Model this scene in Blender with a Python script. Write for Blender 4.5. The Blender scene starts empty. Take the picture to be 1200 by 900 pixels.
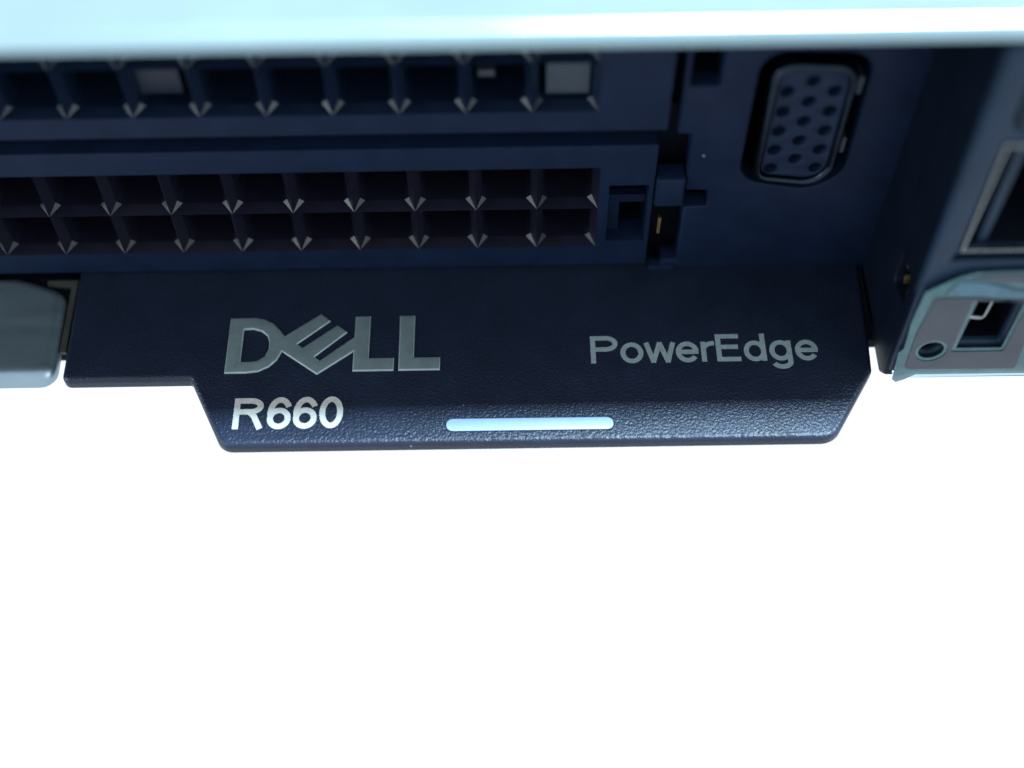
import bpy, bmesh, math, random
from mathutils import Vector, Matrix
from mathutils.geometry import tessellate_polygon, delaunay_2d_cdt

random.seed(7)
MM = 0.001
S = bpy.context.scene
COL = S.collection

# ------------------------------------------------------------------ camera
F_PX, PITCH, YAW, ROLL = 1562.64, 56.49, -0.115, 0.8225
cam_d = bpy.data.cameras.new('camera')
cam = bpy.data.objects.new('camera', cam_d); COL.objects.link(cam); S.camera = cam
th, ya, ro = (math.radians(a) for a in (PITCH, YAW, ROLL))
right = Vector((math.cos(ya), math.sin(ya), 0)); fh = Vector((-math.sin(ya), math.cos(ya), 0))
fw = fh * math.cos(th) - Vector((0, 0, 1)) * math.sin(th)
dn = -(fh * math.sin(th) + Vector((0, 0, 1)) * math.cos(th))
cr = right * math.cos(ro) + dn * math.sin(ro)
cd = -right * math.sin(ro) + dn * math.cos(ro)
cam.matrix_world = Matrix((
    (cr.x, -cd.x, -fw.x, -0.574 * MM), (cr.y, -cd.y, -fw.y, -80.76 * MM),
    (cr.z, -cd.z, -fw.z, 101.80 * MM), (0, 0, 0, 1)))
cam_d.sensor_width = 36.0
cam_d.lens = F_PX / 1200.0 * 36.0
cam_d.clip_start = 0.005; cam_d.clip_end = 50
cam_d.dof.use_dof = True
cam_d.dof.focus_distance = 0.1225
cam_d.dof.aperture_fstop = 9.5

# ------------------------------------------------------------------ world and lamps
W = bpy.data.worlds.new('World'); S.world = W; W.use_nodes = True
bg = W.node_tree.nodes['Background']
bg.inputs['Color'].default_value = (0.90, 1.0, 1.12, 1)
bg.inputs['Strength'].default_value = 1.12

def area(name, loc, target, sx, sy, power, color):
    l = bpy.data.lights.new(name, 'AREA'); l.shape = 'RECTANGLE'
    l.size = sx; l.size_y = sy; l.energy = power; l.color = color
    o = bpy.data.objects.new(name, l); COL.objects.link(o)
    o.location = loc
    d = Vector(target) - Vector(loc)
    o.rotation_euler = d.to_track_quat('-Z', 'Y').to_euler()
    return o
# a ceiling tube straight above the front edge of the lid
area('ceiling_tube', (0.66, 0.050, 1.55), (0.66, 0.050, 0.0), 1.0, 0.10, 135.0, (0.58, 0.83, 1.0))
# added lamps, front left and right, to put glints on the vent corners
area('vent_glint_lamp', (-0.86, -0.26, 0.29), (0, 0, 0.01), 0.36, 0.36, 3.8, (0.82, 0.98, 1.0))
area('vent_glint_lamp', (0.76, -0.38, 0.42), (0, 0, 0.01), 0.36, 0.36, 2.4, (0.78, 0.96, 1.0))

S.view_settings.view_transform = 'Standard'
S.view_settings.look = 'None'
S.view_settings.exposure = 0.0
S.view_settings.gamma = 1.0
S.render.engine = 'CYCLES'
S.cycles.use_denoising = True
S.cycles.max_bounces = 8

# ------------------------------------------------------------------ materials
def mat(name, color, rough=0.5, metal=0.0, spec=0.5, bump=None, var=0.0, vscale=60, rvar=0.0,
        alpha=1.0, coat=0.0, aniso=None, dust=0.0):
    m = bpy.data.materials.new(name); m.use_nodes = True
    nt = m.node_tree; b = nt.nodes['Principled BSDF']
    b.inputs['Base Color'].default_value = (*color, 1)
    b.inputs['Roughness'].default_value = rough
    b.inputs['Metallic'].default_value = metal
    b.inputs['Specular IOR Level'].default_value = spec
    b.inputs['Alpha'].default_value = alpha
    b.inputs['Coat Weight'].default_value = coat
    tc = nt.nodes.new('ShaderNodeTexCoord')
    if var or rvar:
        n = nt.nodes.new('ShaderNodeTexNoise'); n.inputs['Scale'].default_value = vscale
        n.inputs['Detail'].default_value = 6; n.inputs['Roughness'].default_value = 0.65
        if aniso:
            mp = nt.nodes.new('ShaderNodeMapping'); mp.inputs['Scale'].default_value = aniso
            nt.links.new(tc.outputs['Object'], mp.inputs['Vector'])
            nt.links.new(mp.outputs['Vector'], n.inputs['Vector'])
        else:
            nt.links.new(tc.outputs['Object'], n.inputs['Vector'])
        if var:
            mr = nt.nodes.new('ShaderNodeMapRange')
            mr.inputs['From Min'].default_value = 0.3; mr.inputs['From Max'].default_value = 0.7
            mr.inputs['To Min'].default_value = 1 - var; mr.inputs['To Max'].default_value = 1 + var
            nt.links.new(n.outputs['Fac'], mr.inputs['Value'])
            mx = nt.nodes.new('ShaderNodeVectorMath'); mx.operation = 'SCALE'
            mx.inputs[0].default_value = color
            nt.links.new(mr.outputs['Result'], mx.inputs['Scale'])
            nt.links.new(mx.outputs['Vector'], b.inputs['Base Color'])
        if rvar:
            mr = nt.nodes.new('ShaderNodeMapRange')
            mr.inputs['From Min'].default_value = 0.3; mr.inputs['From Max'].default_value = 0.7
            mr.inputs['To Min'].default_value = max(0.02, rough - rvar); mr.inputs['To Max'].default_value = rough + rvar
            nt.links.new(n.outputs['Fac'], mr.inputs['Value'])
            nt.links.new(mr.outputs['Result'], b.inputs['Roughness'])
    if dust:
        v = nt.nodes.new('ShaderNodeTexVoronoi'); v.inputs['Scale'].default_value = 420
        nt.links.new(tc.outputs['Object'], v.inputs['Vector'])
        sx = nt.nodes.new('ShaderNodeSeparateColor'); nt.links.new(v.outputs['Color'], sx.inputs['Color'])
        th1 = nt.nodes.new('ShaderNodeMath'); th1.operation = 'GREATER_THAN'; th1.inputs[1].default_value = 1 - dust
        nt.links.new(sx.outputs['Red'], th1.inputs[0])
        sz = nt.nodes.new('ShaderNodeMath'); sz.operation = 'MULTIPLY'; sz.inputs[1].default_value = 0.055
        nt.links.new(sx.outputs['Green'], sz.inputs[0])
        th2 = nt.nodes.new('ShaderNodeMath'); th2.operation = 'LESS_THAN'
        nt.links.new(v.outputs['Distance'], th2.inputs[0]); nt.links.new(sz.outputs[0], th2.inputs[1])
        mu = nt.nodes.new('ShaderNodeMath'); mu.operation = 'MULTIPLY'
        nt.links.new(th1.outputs[0], mu.inputs[0]); nt.links.new(th2.outputs[0], mu.inputs[1])
        mc = nt.nodes.new('ShaderNodeMix'); mc.data_type = 'RGBA'
        nt.links.new(mu.outputs[0], mc.inputs['Factor'])
        src = b.inputs['Base Color'].links[0].from_socket
        nt.links.new(src, mc.inputs['A']); mc.inputs['B'].default_value = (0.16, 0.19, 0.20, 1)
        nt.links.new(mc.outputs['Result'], b.inputs['Base Color'])
    if bump:
        scale, dist, strength = bump
        n = nt.nodes.new('ShaderNodeTexNoise'); n.inputs['Scale'].default_value = scale
        n.inputs['Detail'].default_value = 2.0; n.inputs['Roughness'].default_value = 0.55
        nt.links.new(tc.outputs['Object'], n.inputs['Vector'])
        bp = nt.nodes.new('ShaderNodeBump'); bp.inputs['Distance'].default_value = dist
        bp.inputs['Strength'].default_value = strength
        nt.links.new(n.outputs['Fac'], bp.inputs['Height'])
        nt.links.new(bp.outputs['Normal'], b.inputs['Normal'])
    return m

M = {
    'wall': mat('ear_wall_black', (0.0035, 0.0060, 0.0125), 0.45, spec=0.08, bump=(2600, 0.00006, 0.3), var=0.2, vscale=300),
    'logo_edge': mat('logo_edge_highlight', (0.24, 0.30, 0.31), 0.3, spec=0.6, var=0.15, vscale=900),  # highlight along the logo bevels, painted in as a lighter colour
    'beige': mat('beige_zinc', (0.075, 0.075, 0.065), 0.45, metal=0.5, var=0.2, vscale=300),
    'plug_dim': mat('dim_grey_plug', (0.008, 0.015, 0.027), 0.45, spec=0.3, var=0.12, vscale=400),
    'plastic': mat('black_plastic', (0.0050, 0.0110, 0.0295), 0.5, spec=0.11, bump=(2600, 0.00006, 0.35), var=0.2, vscale=300, dust=0.10),
    'tag': mat('tag_plastic', (0.0085, 0.0130, 0.027), 0.34, spec=0.34, bump=(4000, 0.00009, 0.9), var=0.2, vscale=200, dust=0.12),
    'cell': mat('grille_plastic', (0.006, 0.012, 0.028), 0.26, spec=0.24, bump=(1800, 0.00003, 0.2), var=0.25, vscale=250),
    'cell_low': mat('grille_plastic_warm', (0.0085, 0.0085, 0.0165), 0.26, spec=0.24, bump=(1800, 0.00003, 0.2), var=0.25, vscale=250),
    'dark': mat('cavity_black', (0.0025, 0.0045, 0.009), 0.7, spec=0.06, var=0.2, vscale=200),
    'lid': mat('lid_steel', (0.54, 0.76, 0.81), 0.22, metal=1.0, var=0.05, vscale=40, rvar=0.05, bump=(900, 0.00003, 0.12)),
    'steel': mat('tray_steel', (0.29, 0.375, 0.42), 0.40, metal=0.85, var=0.22, vscale=90, rvar=0.08, aniso=(0.4, 2.5, 1)),
    'ear': mat('ear_plastic', (0.009, 0.022, 0.042), 0.45, spec=0.2, var=0.18, vscale=200, bump=(2000, 0.00004, 0.25)),
    'silver': mat('bright_steel', (0.30, 0.32, 0.32), 0.28, metal=1.0, var=0.1, vscale=300, rvar=0.08),
    'shell': mat('vga_shell_nickel', (0.022, 0.031, 0.044), 0.27, metal=1.0, var=0.2, vscale=300, rvar=0.1, bump=(2500, 0.00004, 0.3)),
    'insul': mat('vga_insulator', (0.007, 0.015, 0.036), 0.5, spec=0.15, var=0.1, vscale=300),
    'brass': mat('gold_contact', (0.75, 0.55, 0.25), 0.35, metal=1.0, var=0.15, vscale=400),
    'white_ink': mat('white_print', (0.41, 0.41, 0.385), 0.5, spec=0.4, var=0.14, vscale=1500, bump=(2600, 0.00006, 0.4)),
    'grey_ink': mat('grey_print', (0.19, 0.24, 0.25), 0.5, spec=0.4, var=0.16, vscale=1500, bump=(2600, 0.00005, 0.4)),
    'logo': mat('logo_inlay', (0.115, 0.148, 0.155), 0.32, spec=0.6, var=0.12, vscale=900, bump=(2600, 0.00004, 0.3)),
    'blue': mat('blue_inlay', (0.20, 0.27, 0.42), 0.4, spec=0.5, var=0.05, vscale=500),
    'plug': mat('grey_plug', (0.023, 0.036, 0.049), 0.45, spec=0.4, var=0.12, vscale=400),
    'film': mat('teal_film', (0.048, 0.118, 0.13), 0.27, spec=0.4, var=0.35, vscale=330, alpha=0.78, coat=0.3),
    'film_blue': mat('blue_film_fold', (0.032, 0.10, 0.14), 0.22, spec=0.4, var=0.5, vscale=240, alpha=0.85, coat=0.3),
    'label': mat('grey_label', (0.023, 0.029, 0.042), 0.42, spec=0.35, var=0.28, vscale=300, coat=0.2),
}

# moulding differences: every vent cell has a slightly different gloss
for k in ('cell', 'cell_low'):
    nt = M[k].node_tree; b = nt.nodes['Principled BSDF']
    oi = nt.nodes.new('ShaderNodeObjectInfo'); mr = nt.nodes.new('ShaderNodeMapRange')
    mr.inputs['To Min'].default_value = 0.20; mr.inputs['To Max'].default_value = 0.40
    nt.links.new(oi.outputs['Random'], mr.inputs['Value']); nt.links.new(mr.outputs['Result'], b.inputs['Roughness'])

# ------------------------------------------------------------------ mesh helpers (all millimetres in, metres out)
def area2(p):
    return sum(p[i][0] * p[(i + 1) % len(p)][1] - p[(i + 1) % len(p)][0] * p[i][1] for i in range(len(p))) / 2

def rounded(pts, n=5):
    """pts: (x, y[, radius]) -> polygon with rounded corners"""
    out = []; N = len(pts)
    for i, p in enumerate(pts):
        r = p[2] if len(p) > 2 else 0
        c = Vector(p[:2])
        if r <= 0: out.append((c.x, c.y)); continue
        a = (Vector(pts[i - 1][:2]) - c).normalized(); b = (Vector(pts[(i + 1) % N][:2]) - c).normalized()
        ang = math.acos(max(-1, min(1, a.dot(b))))
        d = r / math.tan(ang / 2)
        bis = (a + b).normalized(); o = c + bis * (r / math.sin(ang / 2))
        s = c + a * d - o; e = c + b * d - o
        a0 = math.atan2(s.y, s.x); a1 = math.atan2(e.y, e.x)
        da = (a1 - a0 + math.pi) % (2 * math.pi) - math.pi
        for k in range(n + 1):
            t = a0 + da * k / n
            out.append((o.x + r * math.cos(t), o.y + r * math.sin(t)))
    return out

def rect(x0, x1, y0, y1, r=0, n=4):
    return rounded([(x0, y0, r), (x1, y0, r), (x1, y1, r), (x0, y1, r)], n)

def ellipse(cx, cy, rx, ry, n=20):
    return [(cx + rx * math.cos(2 * math.pi * k / n), cy + ry * math.sin(2 * math.pi * k / n)) for k in range(n)]

def inset(poly, d):
    if d == 0: return list(poly)
    out = []; N = len(poly)
    for i in range(N):
        p = Vector(poly[i]); a = (p - Vector(poly[i - 1])).normalized(); b = (Vector(poly[(i + 1) % N]) - p).normalized()
        na = Vector((-a.y, a.x)); nb = Vector((-b.y, b.x))
        m = na + nb
        if m.length < 1e-6: m = na
        m.normalize()
        out.append(tuple(p + m * (d / max(0.35, m.dot(na)))))
    return out

ORI = {
    'top': lambda u, v, w, o: (u, v, o + w),
    'front': lambda u, v, w, o: (u, o - w, v),
    'left': lambda u, v, w, o: (o - w, -u, v),
    'right': lambda u, v, w, o: (o + w, u, v),
}

def add_plate(bm, outer, holes=(), t=1.0, bev=0.0, ori='top', o=0.0, seg=4, top_w=0.0):
    """a plate with holes; rounded rim of radius bev on its upper side"""
    cont = []
    for i, c in enumerate([outer] + list(holes)):
        c = [(p[0], p[1]) for p in c]
        a = area2(c)
        if (i == 0 and a < 0) or (i > 0 and a > 0): c.reverse()
        cont.append(c)
    levels = []
    if bev > 0:
        for k in range(seg + 1):
            q = math.pi / 2 * k / seg
            levels.append((bev * (1 - math.sin(q)), -bev * (1 - math.cos(q))))
    else:
        levels.append((0, 0))
    levels.append((0, -t))
    f = ORI[ori]
    rings = []
    for c in cont:
        rr = []
        for ins, w in levels:
            rr.append([bm.verts.new([x * MM for x in f(u, v, w + top_w, o)]) for u, v in inset(c, ins)])
        rings.append(rr)
    for rr in rings:
        for a, b in zip(rr[:-1], rr[1:]):
            n = len(a)
            for i in range(n):
                j = (i + 1) % n
                try: bm.faces.new((a[i], b[i], b[j], a[j]))
                except ValueError: pass
    for lvl, flip in ((0, False), (-1, True)):
        flat = []; polys = []
        for ci, rr in enumerate(rings):
            ins = levels[lvl][0]
            polys.append([Vector((p[0], p[1], 0)) for p in inset(cont[ci], ins)])
            flat += rr[lvl]
        for tri in tessellate_polygon(polys):
            vs = [flat[k] for k in tri]
            p = [q for pl in polys for q in pl]
            ar = (p[tri[1]] - p[tri[0]]).cross(p[tri[2]] - p[tri[0]]).z
            if abs(ar) < 1e-12: continue
            if (ar < 0) != flip: vs.reverse()
            try: bm.faces.new(vs)
            except ValueError: pass

def add_box(bm, x0, x1, y0, y1, z0, z1, bev=0.0):
    add_plate(bm, rect(x0, x1, y0, y1), t=z1 - z0, bev=bev, ori='top', o=z1)

def add_tube(bm, pts, r, n=8):
    ps = [Vector(p) for p in pts]; rings = []
    for i, p in enumerate(ps):
        d = (ps[min(i + 1, len(ps) - 1)] - ps[max(i - 1, 0)]).normalized()
        a = d.orthogonal().normalized() if i == 0 else (rings_a - d * rings_a.dot(d)).normalized()
        rings_a = a; b = d.cross(a)
        rings.append([bm.verts.new((p + (a * math.cos(2 * math.pi * k / n) + b * math.sin(2 * math.pi * k / n)) * r) * MM) for k in range(n)])
    for a, b in zip(rings[:-1], rings[1:]):
        for k in range(n): bm.faces.new((a[k], a[(k + 1) % n], b[(k + 1) % n], b[k]))
    bm.faces.new(list(reversed(rings[0]))); bm.faces.new(rings[-1])

def add_cavity(bm, poly, y0, depth):
    """open-fronted pocket behind a hole of a front plate"""
    c = list(poly)
    if area2(c) < 0: c.reverse()
    a = [bm.verts.new((u * MM, y0 * MM, v * MM)) for u, v in c]
    b = [bm.verts.new((u * MM, (y0 + depth) * MM, v * MM)) for u, v in c]
    n = len(a)
    for i in range(n): bm.faces.new((a[i], a[(i + 1) % n], b[(i + 1) % n], b[i]))
    bm.faces.new(b)

def mesh(bm, name, smooth=35):
    bmesh.ops.remove_doubles(bm, verts=bm.verts, dist=1e-8)
    bmesh.ops.recalc_face_normals(bm, faces=bm.faces)
    me = bpy.data.meshes.new(name); bm.to_mesh(me); bm.free()
    if smooth:
        for p in me.polygons: p.use_smooth = True
        me.set_sharp_from_angle(angle=math.radians(smooth))
    return me

def part(name, bm, m, parent=None, label=None, smooth=35):
    me = mesh(bm, name, smooth) if isinstance(bm, bmesh.types.BMesh) else bm
    if not me.materials: me.materials.append(M[m])
    o = bpy.data.objects.new(name, me); COL.objects.link(o)
    if parent:
        o.parent = parent
        base = Vector((0, 0, 0)); q = parent
        while q: base += q.location; q = q.parent
        o.location = -base
    if label: o['label'] = label
    return o

def plate(name, m, parent, outer, holes=(), label=None, **kw):
    bm = bmesh.new(); add_plate(bm, outer, holes, **kw)
    return part(name, bm, m, parent, label)

def box(name, m, parent, *a, label=None, bev=0.0):
    bm = bmesh.new(); add_box(bm, *a, bev=bev)
    return part(name, bm, m, parent, label)

def thing(name, label, cat, loc, group=None):
    o = bpy.data.objects.new(name, None); COL.objects.link(o)
    o.empty_display_size = 0.01
    o.location = [v * MM for v in loc]; o['label'] = label; o['category'] = cat
    if group: o['group'] = group
    return o

# ================================================================== the server
XL, XR, DEEP = -125.0, 58.0, 110.0
srv = thing('rack_server', 'pale steel and black rack server seen over the front edge of its lid', 'server', (0, 0, -4))

# lid: folded sheet with a rounded front hem
prof = rounded([(-15.0, 41.85, 0.4), (-14.1, 41.85, 0.3), (-14.1, 42.1), (DEEP, 42.1), (DEEP, 43.2), (-15.0, 43.2, 1.0)], 6)
plate('top_cover', 'lid', srv, prof, t=XR - XL, ori='right', o=XR, label='pale steel lid with a rounded front hem')

# bay: header above the blanks, rear wall, floor tray
plate('bay_header', 'plastic', srv, rect(XL, 34.2, 35.4, 41.0), t=3, ori='front', o=0.0)
box('bay_wall', 'dark', srv, XL, 34.2, 14.0, 15.5, -1.3, 41.0)
tray = rounded([(XL, DEEP), (XL, -7.5), (XR, -7.4), (XR, DEEP)])
plate('bottom_tray', 'dark', srv, tray, t=1.2, ori='top', o=-2.4)

# left front rail of the tray, rounded lip
rail = rounded([(XL, 0.3), (XL, -11.95), (-42.8, -11.95, 1.5), (-43.2, -1.7, 2.2), (-46.8, -0.2, 1.5), (-48.5, 0.3)])
plate('tray_rail', 'steel', srv, rail, t=1.5, bev=1.2, ori='top', o=0.0, seg=6, label='brushed steel front rail with a rounded lip')
clip = rounded([(-46.2, -0.5), (-42.5, -2.8), (-42.35, -0.1), (-45.8, 0.25)])
plate('rail_bracket', 'beige', srv, [(-45.4, -0.55), (-43.0, -0.85), (-42.85, -8.6), (-42.3, -8.6), (-42.45, -0.1), (-45.4, -0.1)], t=0.4, ori='top', o=-0.55)
box('rail_web', 'dark', srv, -46.5, -42.35, -8.2, 0.6, -2.2, -1.1)

# vga side panel
recess = rounded([(20.1, 12.2, 2.6), (27.4, 10.7, 3.2), (29.3, 13.4, 2.4), (29.3, 27.0, 2.3), (20.1, 27.4, 2.3)], 6)
vp_out = [(14.1, -1.2), (34.2, -1.2), (34.2, 35.2), (14.1, 35.2), (14.1, 18.2), (15.35, 18.1), (15.45, 11.0), (17.5, 10.9), (17.6, 8.8),
          (15.5, 8.7), (15.6, 1.0), (14.1, 1.0)]
notch = rect(14.6, 17.1, 23.7, 29.0, 0.2)
plate('port_panel', 'plastic', srv, vp_out, [recess, notch], t=1.8, bev=0.22, ori='front', o=0.0, seg=3)
bm = bmesh.new(); add_cavity(bm, recess, 1.8, 6.0); part('port_recess', bm, 'dark', srv)
bm = bmesh.new(); add_cavity(bm, notch, 1.8, 3.0); part('panel_notch', bm, 'dark', srv)
bm = bmesh.new(); add_box(bm, 12.0, 18.2, 3.0, 4.0, 0.2, 19.0); part('latch_recess', bm, 'dark', srv)

# vga connector
vga = part('vga_port', (lambda b: (add_plate(b, rounded([(21.0, 12.9, 1.6), (27.0, 12.1, 2.2), (28.2, 14.2, 1.8), (28.2, 26.4, 1.8), (21.0, 26.7, 1.8)], 6),
        [rounded([(21.75, 13.6, 1.1), (26.7, 12.8, 1.7), (27.5, 14.6, 1.3), (27.5, 25.7, 1.3), (21.75, 26.0, 1.3)], 6)], t=6.5, bev=0.34, ori='front', o=-0.9), b)[1])(bmesh.new()), 'shell', srv,
        'dark nickel shell of the upright video connector')
pins = []
for i in range(5):
    pins += [(24.59 - 1.98, 24.5 - 2.29 * (i + .5)), (24.59, 24.5 - 2.29 * i), (24.59 + 1.98, 24.5 - 2.29 * (i + .5))]
ins_out = rounded([(21.7, 13.55, 1.1), (26.7, 12.75, 1.7), (27.55, 14.6, 1.3), (27.55, 25.75, 1.3), (21.7, 26.05, 1.3)], 6)
ins = plate('insulator', 'insul', vga, ins_out, [ellipse(x, z, 0.60, 0.60, 16) for x, z in pins], t=2.0, bev=0.10, ori='front', o=-0.45, seg=2)
bm = bmesh.new()
for x, z in pins: add_cavity(bm, ellipse(x, z, 0.62, 0.62, 16), 1.5, 2.5)
part('pin_socket', bm, 'dark', vga)
for z0, z1, x in ((22.2, 24.1, 28.75), (15.2, 17.0, 28.7)):
    box('spring_clip', 'plug', vga, x - .2, x + .22, 0.4, 2.0, z0, z1, bev=0.1)

# right ear: inner side wall, front panel with ports
EY = -12.7
wall_hole = rounded([(7.3, 10.7, .3), (7.4, 7.0, .6), (10.9, 7.9, .4), (10.4, 11.1, .5)])
plate('ear_wall', 'wall', srv, rounded([(-1.8, -1.3), (11.4, -1.9, .6), (12.6, -0.6, .8), (12.6, 38.6), (-1.8, 38.6)]), [wall_hole], t=1.2, bev=0.3, ori='left', o=33.85, seg=3)
vent = box('side_vent', 'dark', srv, 35.4, 35.9, -11.6, -6.6, 6.0, 12.0)
for u, v in ((8.2, 10.2), (8.7, 8.7), (10.3, 10.0), (10.2, 8.5)):
    bm = bmesh.new(); add_plate(bm, ellipse(u, v, 0.30, 0.5, 8), t=0.5, ori='left', o=34.3)
    part('contact', bm, 'brass', vent)
usb = [(39.0, 11.5), (42.85, 11.0), (43.0, 4.5), (39.1, 4.6)]
usb = rounded([(39.05, 4.55, .15), (43.0, 4.55, .15), (43.0, 11.5, .15), (39.05, 11.5, .15)])
net = rounded([(36.05, 17.6), (50.5, 17.6), (50.5, 29.7), (36.05, 29.7)])
slot = rounded([(35.75, 15.85, .1), (50.5, 15.85, .1), (50.5, 17.15, .1), (35.9, 17.15, .1)])
button = rounded([(36.1, 31.1, .9), (50, 31.1, .9), (50, 36.5, .9), (36.1, 36.5, .9)])
circ = ellipse(36.87, 4.27, 1.1, 1.22, 24)
ear_out = rounded([(33.95, 0.2, 0.5), (35.2, -0.55, 0.6), (XR, -0.55), (XR, 39.2), (33.6, 39.2)])
plate('ear_panel', 'ear', srv, ear_out, [usb, net, slot, button, circ], t=0.7, bev=0.45, ori='front', o=EY, seg=4)
plate('ear_lip', 'lid', srv, rounded([(XR, 0.2), (XR, -1.0, .3), (35.0, -1.0, .6), (34.3, .0, .3), (34.8, 0.25)]), t=1.6, bev=.5, ori='front', o=EY - 0.25, label='pale folded metal lip under the ear ports')
for nm, poly, d in (('usb_port', usb, 6), ('network_port', net, 9), ('panel_slot', slot, 3), ('button_well', button, 1.0), ('indicator_hole', circ, 3)):
    bm = bmesh.new(); add_cavity(bm, poly, EY + 0.7, d); pt = part(nm, bm, 'dark', srv)
    if nm == 'usb_port':
        bm = bmesh.new()
        add_tube(bm, [(41.15, EY + .9, 11.6), (41.12, EY + .9, 9.5), (41.08, EY + .9, 8.0), (41.0, EY + .85, 7.5), (40.75, EY + .8, 7.25), (40.3, EY + .8, 7.25), (39.1, EY + .8, 7.5)], 0.2)
        part('contact_tongue', bm, 'silver', pt)
    if nm == 'network_port':
        plate('metal_frame', 'silver', pt, rect(36.04, 50.6, 17.5, 29.75), [rect(36.22, 50.3, 17.64, 29.55)], t=0.5, bev=0.06, ori='front', o=EY - 0.12, seg=2)
        plate('side_liner', 'ear', pt, rounded([(36.6, EY + 8), (37.4, EY + .6, .3), (38.3, EY + .9, .3), (38.4, EY + 8)]), t=11.6, ori='top', o=29.4)
    if nm == 'button_well':
        plate('push_button', 'plug', pt, rounded([(36.5, 31.5, .6), (49.6, 31.5, .6), (49.6, 36.1, .6), (36.5, 36.1, .6)]), t=1.5, bev=.3, ori='front', o=EY - 0.2)

# ================================================================== drive blanks
PX, PZ = 5.583, 5.41
def cell_mesh(name, m):
    bm = bmesh.new(); i, j, c, e, d, D = 0.56, 0.32, 0.42, 0.37, 1.15, 8.5
    w, h = PX, PZ
    A = [(0, 0), (w, 0), (w, h), (0, h)]
    O = [(i + c, j), (w - i - c, j), (w - i, j + e), (w - i, h - j - e), (w - i - c, h - j), (i + c, h - j), (i, h - j - e), (i, j + e)]
    V = lambda p, y: bm.verts.new((p[0] * MM, y * MM, p[1] * MM))
    a = [V(p, 0) for p in A]; o = [V(p, d) for p in O]; b = [V(p, D) for p in O]
    for k in range(4):
        bm.faces.new((a[k], a[(k + 1) % 4], o[2 * k + 1], o[2 * k]))
        bm.faces.new((a[k], o[2 * k], o[2 * k - 1]))
    for k in range(8): bm.faces.new((o[k], o[(k + 1) % 8], b[(k + 1) % 8], b[k]))
    bm.faces.new(b)
    for f in bm.faces: f.normal_update()
    me = bpy.data.meshes.new(name); bm.to_mesh(me); bm.free(); me.materials.append(M[m])
    return me

def blank(label, z0, z1, xr, x_last, rows, cm, ncol, extra_holes=()):
    t = thing('drive_blank', label, 'drive blank', (0, 0, z0), 'drive blanks filling the bay')
    x0 = x_last - ncol * PX
    holes = [rect(x0, x_last, rows[0], rows[-1] + PZ)] + list(extra_holes)
    plate('face_plate', 'plastic', t, rounded([(XL + 1, z0), (xr, z0, .25), (xr, z1, .25), (XL + 1, z1)]), holes, t=2.6, bev=0.001, ori='front', o=0.0, seg=1)
    for r in rows:
        for k in range(ncol):
            o = bpy.data.objects.new('vent_cell', cm); COL.objects.link(o); o.parent = t
            o.location = Vector(((x0 + k * PX) * MM, 0, r * MM)) - t.location
    return t
cmu, cml = cell_mesh('vent_cell', 'cell'), cell_mesh('vent_cell_low', 'cell_low')
up = blank('upper black vented drive blank with one row of square openings below the lid', 18.75, 35.1, 13.15, 7.205, (21.08, 26.49), cmu, 20)
sq = rounded([(8.6, 4.1), (12.2, 4.1), (12.2, 11.8), (8.6, 11.8)])
low = blank('lower black vented drive blank with two rows of square openings above the tag', 0.58, 16.95, 12.6, 7.685, (3.33, 8.74), cml, 21, [sq])
# pale pieces seen inside the upper openings
plate('cell_plug', 'plug', up, rect(2.75, 6.45, 20.9 + .95, 25.6, .15), t=1.5, bev=.12, ori='front', o=1.3, label='pale grey square plug in the last opening')
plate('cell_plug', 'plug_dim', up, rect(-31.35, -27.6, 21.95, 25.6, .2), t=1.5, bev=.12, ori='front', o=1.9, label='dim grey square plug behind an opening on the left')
plate('cell_clip', 'plug', up, rect(-3.0, -1.4, 22.7, 23.6, .12), t=1.0, bev=.2, ori='front', o=2.4, label='small bright clip end inside an opening')
# latch end of the lower blank
bm = bmesh.new(); add_cavity(bm, sq, 2.6, 3.0); rc = part('latch_window', bm, 'dark', low)
plate('window_step', 'plastic', rc, [(8.65, 4.15), (9.8, 4.15), (9.8, 8.0), (12.15, 8.0), (12.15, 9.0), (8.65, 9.0)], t=.8, ori='front', o=1.4)
plate('latch', 'plastic', low, rect(12.75, 15.35, 9.3, 12.9, .2), t=2.0, bev=.25, ori='front', o=-0.5)
box('latch_spring', 'brass', low, 13.35, 13.6, -0.1, 0.3, 5.2, 7.4)
plate('latch_foot', 'plastic', low, rect(13.0, 15.4, -0.9, 0.35), t=1.0, bev=.15, ori='front', o=-0.3)

# ================================================================== information tag
tag = thing('information_tag', 'black pull-out plastic tag with brand lettering and pale blue bar', 'tag', (0, -10, -2))
tag_out = rounded([(-42.3, 1.6), (-41.95, -12.25, 0.8), (-30.0, -12.25, 0.35), (-26.5, -19.5, 1.6), (28.3, -19.6, 2.2), (32.75, -12.4, 0.8), (33.0, -9.0, .6), (33.6, 1.6)], 7)
plate('tag_plate', 'tag', tag, tag_out, t=1.15, bev=0.5, ori='top', o=0.0, seg=5)

# --- lettering: strokes of a plain grotesque, united into one outline per word
def stroke(pts, s):
    P = [Vector(p) for p in pts]; L = []; R = []; q = []
    for i, p in enumerate(P):
        a = (p - P[i - 1]).normalized() if i else None
        b = (P[i + 1] - p).normalized() if i < len(P) - 1 else None
        a = a or b; b = b or a
        na, nb = Vector((-a.y, a.x)), Vector((-b.y, b.x))
        m = (na + nb).normalized(); k = s / 2 / max(.45, m.dot(na))
        L.append(p + m * k); R.append(p - m * k)
    return [(R[i], R[i + 1], L[i + 1], L[i]) for i in range(len(P) - 1)]

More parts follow.
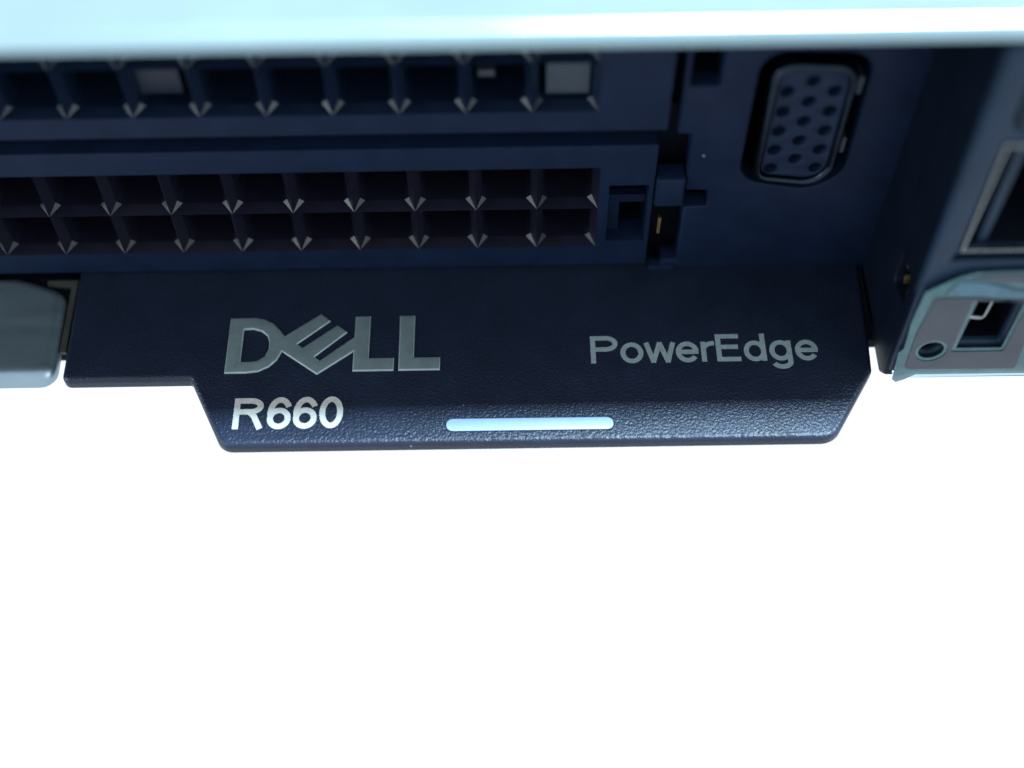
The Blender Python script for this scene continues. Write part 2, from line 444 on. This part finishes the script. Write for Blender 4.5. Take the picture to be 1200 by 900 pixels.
def arc(cx, cy, rx, ry, a0, a1, n=16):
    return [(cx + rx * math.cos(math.radians(a0 + (a1 - a0) * k / n)), cy + ry * math.sin(math.radians(a0 + (a1 - a0) * k / n))) for k in range(n + 1)]

def glyph(ch, s):
    h = s / 2
    if ch in 'PR':
        by = 0.43 if ch == 'P' else 0.47; ry = (1 - by) / 2
        st = [[(h + .02, 0), (h + .02, 1)], [(.02, 1 - h), (.50, 1 - h)] + arc(.50, 1 - ry, .29, ry - h, 90, -90, 14)[1:] + [(.02, by + h - h)]]
        st[1] = [(.02, 1 - h), (.50, 1 - h)] + arc(.50, 1 - ry, .29, ry - h, 88, -88, 14) + [(.50, by + h), (.02, by + h)]
        if ch == 'R': st += [[(.47, by + h), (.62, by - .06), (.82, 0)]]
        return st, (.93 if ch == 'P' else 1.0)
    if ch == 'E':
        return [[(h + .02, 0), (h + .02, 1)], [(.02, h), (.76, h)], [(.02, .53), (.70, .53)], [(.02, 1 - h), (.74, 1 - h)]], .86
    if ch == 'o': return [arc(.36, .365, .355 - h, .38 - h, 0, 361, 30)], .77
    if ch == 'e': return [[(h + .01, .37), (.70, .37)], arc(.36, .365, .355 - h, .38 - h, 4, 325, 28)], .765
    if ch == 'w': return [[(.045, .73), (.245, .0)], [(.225, .0), (.47, .73)], [(.45, .73), (.695, .0)], [(.675, .0), (.875, .73)]], .94
    if ch == 'r': return [[(h + .02, 0), (h + .02, .73)], arc(.42, .42, .33, .255, 175, 86, 8)], .47
    if ch == 'd': return [arc(.35, .365, .345 - h, .38 - h, 0, 361, 28), [(.69 - h, 0), (.69 - h, 1)]], .79
    if ch == 'g': return [arc(.35, .37, .345 - h, .375 - h, 0, 361, 28), [(.69 - h, .73), (.69 - h, -.06)] + arc(.36, -.06, .33 - h, .24 - h, -6, -165, 12)], .79
    if ch == '0': return [arc(.35, .5, .345 - h, .515 - h, 0, 361, 32)], .755
    if ch == '6': return [arc(.35, .325, .345 - h, .345 - h, 0, 361, 28), arc(.37, .50, .365 - h, .515 - h, 28, 200, 22)], .755

def word(name, text, x0, x1, y, cap, s, m, raise_=0.03, dy=0.0):
    quads = []; x = 0
    for ch in text:
        st, adv = glyph(ch, s)
        for p in st:
            for q in stroke(p, s): quads.append([Vector((v.x + x, v.y)) for v in q])
        x += adv
    xs = [v.x for q in quads for v in q]; lo, hi = min(xs), max(xs)
    sx = (x1 - x0) / (hi - lo)
    verts = []; faces = []
    for q in quads:
        q = [Vector((x0 + (v.x - lo) * sx, y + v.y * cap + dy * (v.x - lo) / (hi - lo))) for v in q]
        if area2(q) < 0: q.reverse()
        faces.append(list(range(len(verts), len(verts) + 4))); verts += q
    vo, eo, fo, _, _, of = delaunay_2d_cdt(verts, [], faces, 1, 1e-5)
    fo = [f for f, src in zip(fo, of) if src]
    bm = bmesh.new()
    top = [bm.verts.new((v.x * MM, v.y * MM, raise_ * MM)) for v in vo]
    cnt = {}
    for f in fo:
        bm.faces.new([top[k] for k in f])
        for k in range(len(f)):
            e = (f[k], f[(k + 1) % len(f)]); cnt[frozenset(e)] = cnt.get(frozenset(e), []) + [e]
    bot = {}
    g = lambda k: bot.setdefault(k, bm.verts.new((vo[k].x * MM, vo[k].y * MM, -0.05 * MM)))
    for es in cnt.values():
        if len(es) == 1:
            a, b = es[0]
            bm.faces.new((top[b], top[a], g(a), g(b)))
    bmesh.ops.delete(bm, geom=[v for v in bm.verts if not v.link_faces], context='VERTS')
    me = bpy.data.meshes.new(name); bm.to_mesh(me); bm.free()
    return part(name, me, m, tag)

word('product_lettering', 'PowerEdge', 6.92, 28.05, -11.22, 3.06, 0.155, 'grey_ink')
word('model_lettering', 'R660', -25.65, -15.75, -17.75, 3.28, 0.172, 'white_ink')

logo = [(-26.97, -5.45), (-25.8, -5.42), (-24.6, -5.42), (-23.69, -5.62), (-22.85, -6.15), (-22.15, -6.95), (-21.7, -7.6), (-18.42, -5.08), (-17.48, -5.95),
        (-20.45, -8.54), (-19.92, -8.98), (-16.79, -6.43), (-15.83, -7.28), (-18.74, -10.03), (-18.22, -10.45), (-15.13, -7.84), (-15.13, -5.45), (-13.7, -5.45),
        (-13.7, -10.27), (-11.34, -10.27), (-11.34, -11.7), (-15.15, -11.7), (-15.15, -9.5), (-18.39, -12.02), (-21.82, -9.37), (-22.2, -10.31), (-22.88, -11.08),
        (-23.84, -11.6), (-25.02, -11.73), (-26.97, -11.73)]
counter = [(-25.58, -6.8), (-24.7, -6.76), (-23.85, -7.05), (-23.3, -7.6), (-23.08, -8.3), (-23.08, -9.1), (-23.4, -9.9), (-24.0, -10.36), (-24.7, -10.46), (-25.58, -10.46)]
ell = [(-10.92, -5.45), (-9.5, -5.45), (-9.5, -10.27), (-7.06, -10.27), (-7.06, -11.7), (-10.92, -11.7)]
bm = bmesh.new()
add_plate(bm, logo, [counter], t=0.4, bev=0.17, ori='top', o=0.17, seg=3)
add_plate(bm, ell, t=0.4, bev=0.17, ori='top', o=0.17, seg=3)
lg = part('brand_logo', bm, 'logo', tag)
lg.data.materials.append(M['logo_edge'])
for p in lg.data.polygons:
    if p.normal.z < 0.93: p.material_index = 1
plate('bar_recess', 'dark', tag, rounded([(-6.5, -18.42, .66), (8.7, -18.46, .66), (8.7, -17.0, .66), (-6.5, -16.95, .66)], 6), t=0.2, bev=0.01, ori='top', o=0.015, seg=1)
plate('blue_bar', 'blue', tag, rounded([(-6.42, -18.32, .6), (8.62, -18.36, .6), (8.62, -17.08, .6), (-6.42, -17.02, .6)], 6), t=0.3, bev=0.08, ori='top', o=0.06, seg=2)

# ================================================================== protective film on the ear
film = thing('protective_film', 'peeling teal protective film stuck over the ports of the right ear', 'film', (40, EY - .3, -1))
f_usb = rounded([(38.75, 4.2, .3), (43.3, 4.2, .3), (43.3, 11.8, .3), (38.75, 11.8, .3)])
f_out = [(34.25, 12.7), (35.5, 13.83), (36.67, 14.76), (37.94, 15.28), (41.78, 15.45), (XR - 4, 15.5), (XR - 4, 0.35), (36.4, 0.45), (35.6, -0.35), (34.85, -0.78), (34.45, -0.3), (34.05, 3.9), (34.4, 4.5), (34.1, 8.56)]
add = bmesh.new(); add_plate(add, f_out, [rounded([(39.0, 4.5, .15), (43.05, 4.5, .15), (43.05, 11.55, .15), (39.0, 11.55, .15)]), ellipse(36.87, 4.27, 1.12, 1.24, 24)], t=0.10, bev=.04, ori='front', o=EY - 0.62, seg=2)
part('film_sheet', add, 'film', film)
g_out = rounded([(35.25, 12.0, .3), (34.9, 7.0, .5), (35.15, 1.5, .4), (45.2, 1.3, .3), (44.6, 8.0), (43.9, 11.1, .3), (38.8, 12.0, .3)])
g_usb = rounded([(38.6, 4.1, .3), (43.35, 4.1, .3), (43.35, 11.45, .2), (38.6, 11.6, .3)])
plate('printed_panel', 'label', film, g_out, [g_usb, ellipse(36.87, 4.27, 1.42, 1.58, 24)], t=0.06, bev=.02, ori='front', o=EY - 0.72, seg=1, label='grey area of the film round the small port')
plate('film_fold', 'film_blue', film, rounded([(35.9, 12.5, .2), (36.75, 14.45, .4), (38.7, 14.1), (42.7, 12.8), (47.0, 12.0), (47.0, 10.6), (43.2, 11.75), (39.8, 12.2)]), t=0.08, bev=.03, ori='front', o=EY - 0.76, seg=1, label='darker folded strip along the top of the film')
plate('film_tab', 'label', film, rounded([(37.6, 14.75), (38.5, 15.1), (46.0, 15.2), (46.0, 13.2), (42.5, 13.9), (38.8, 14.45)]), t=0.06, bev=.02, ori='front', o=EY - 0.73, seg=1)
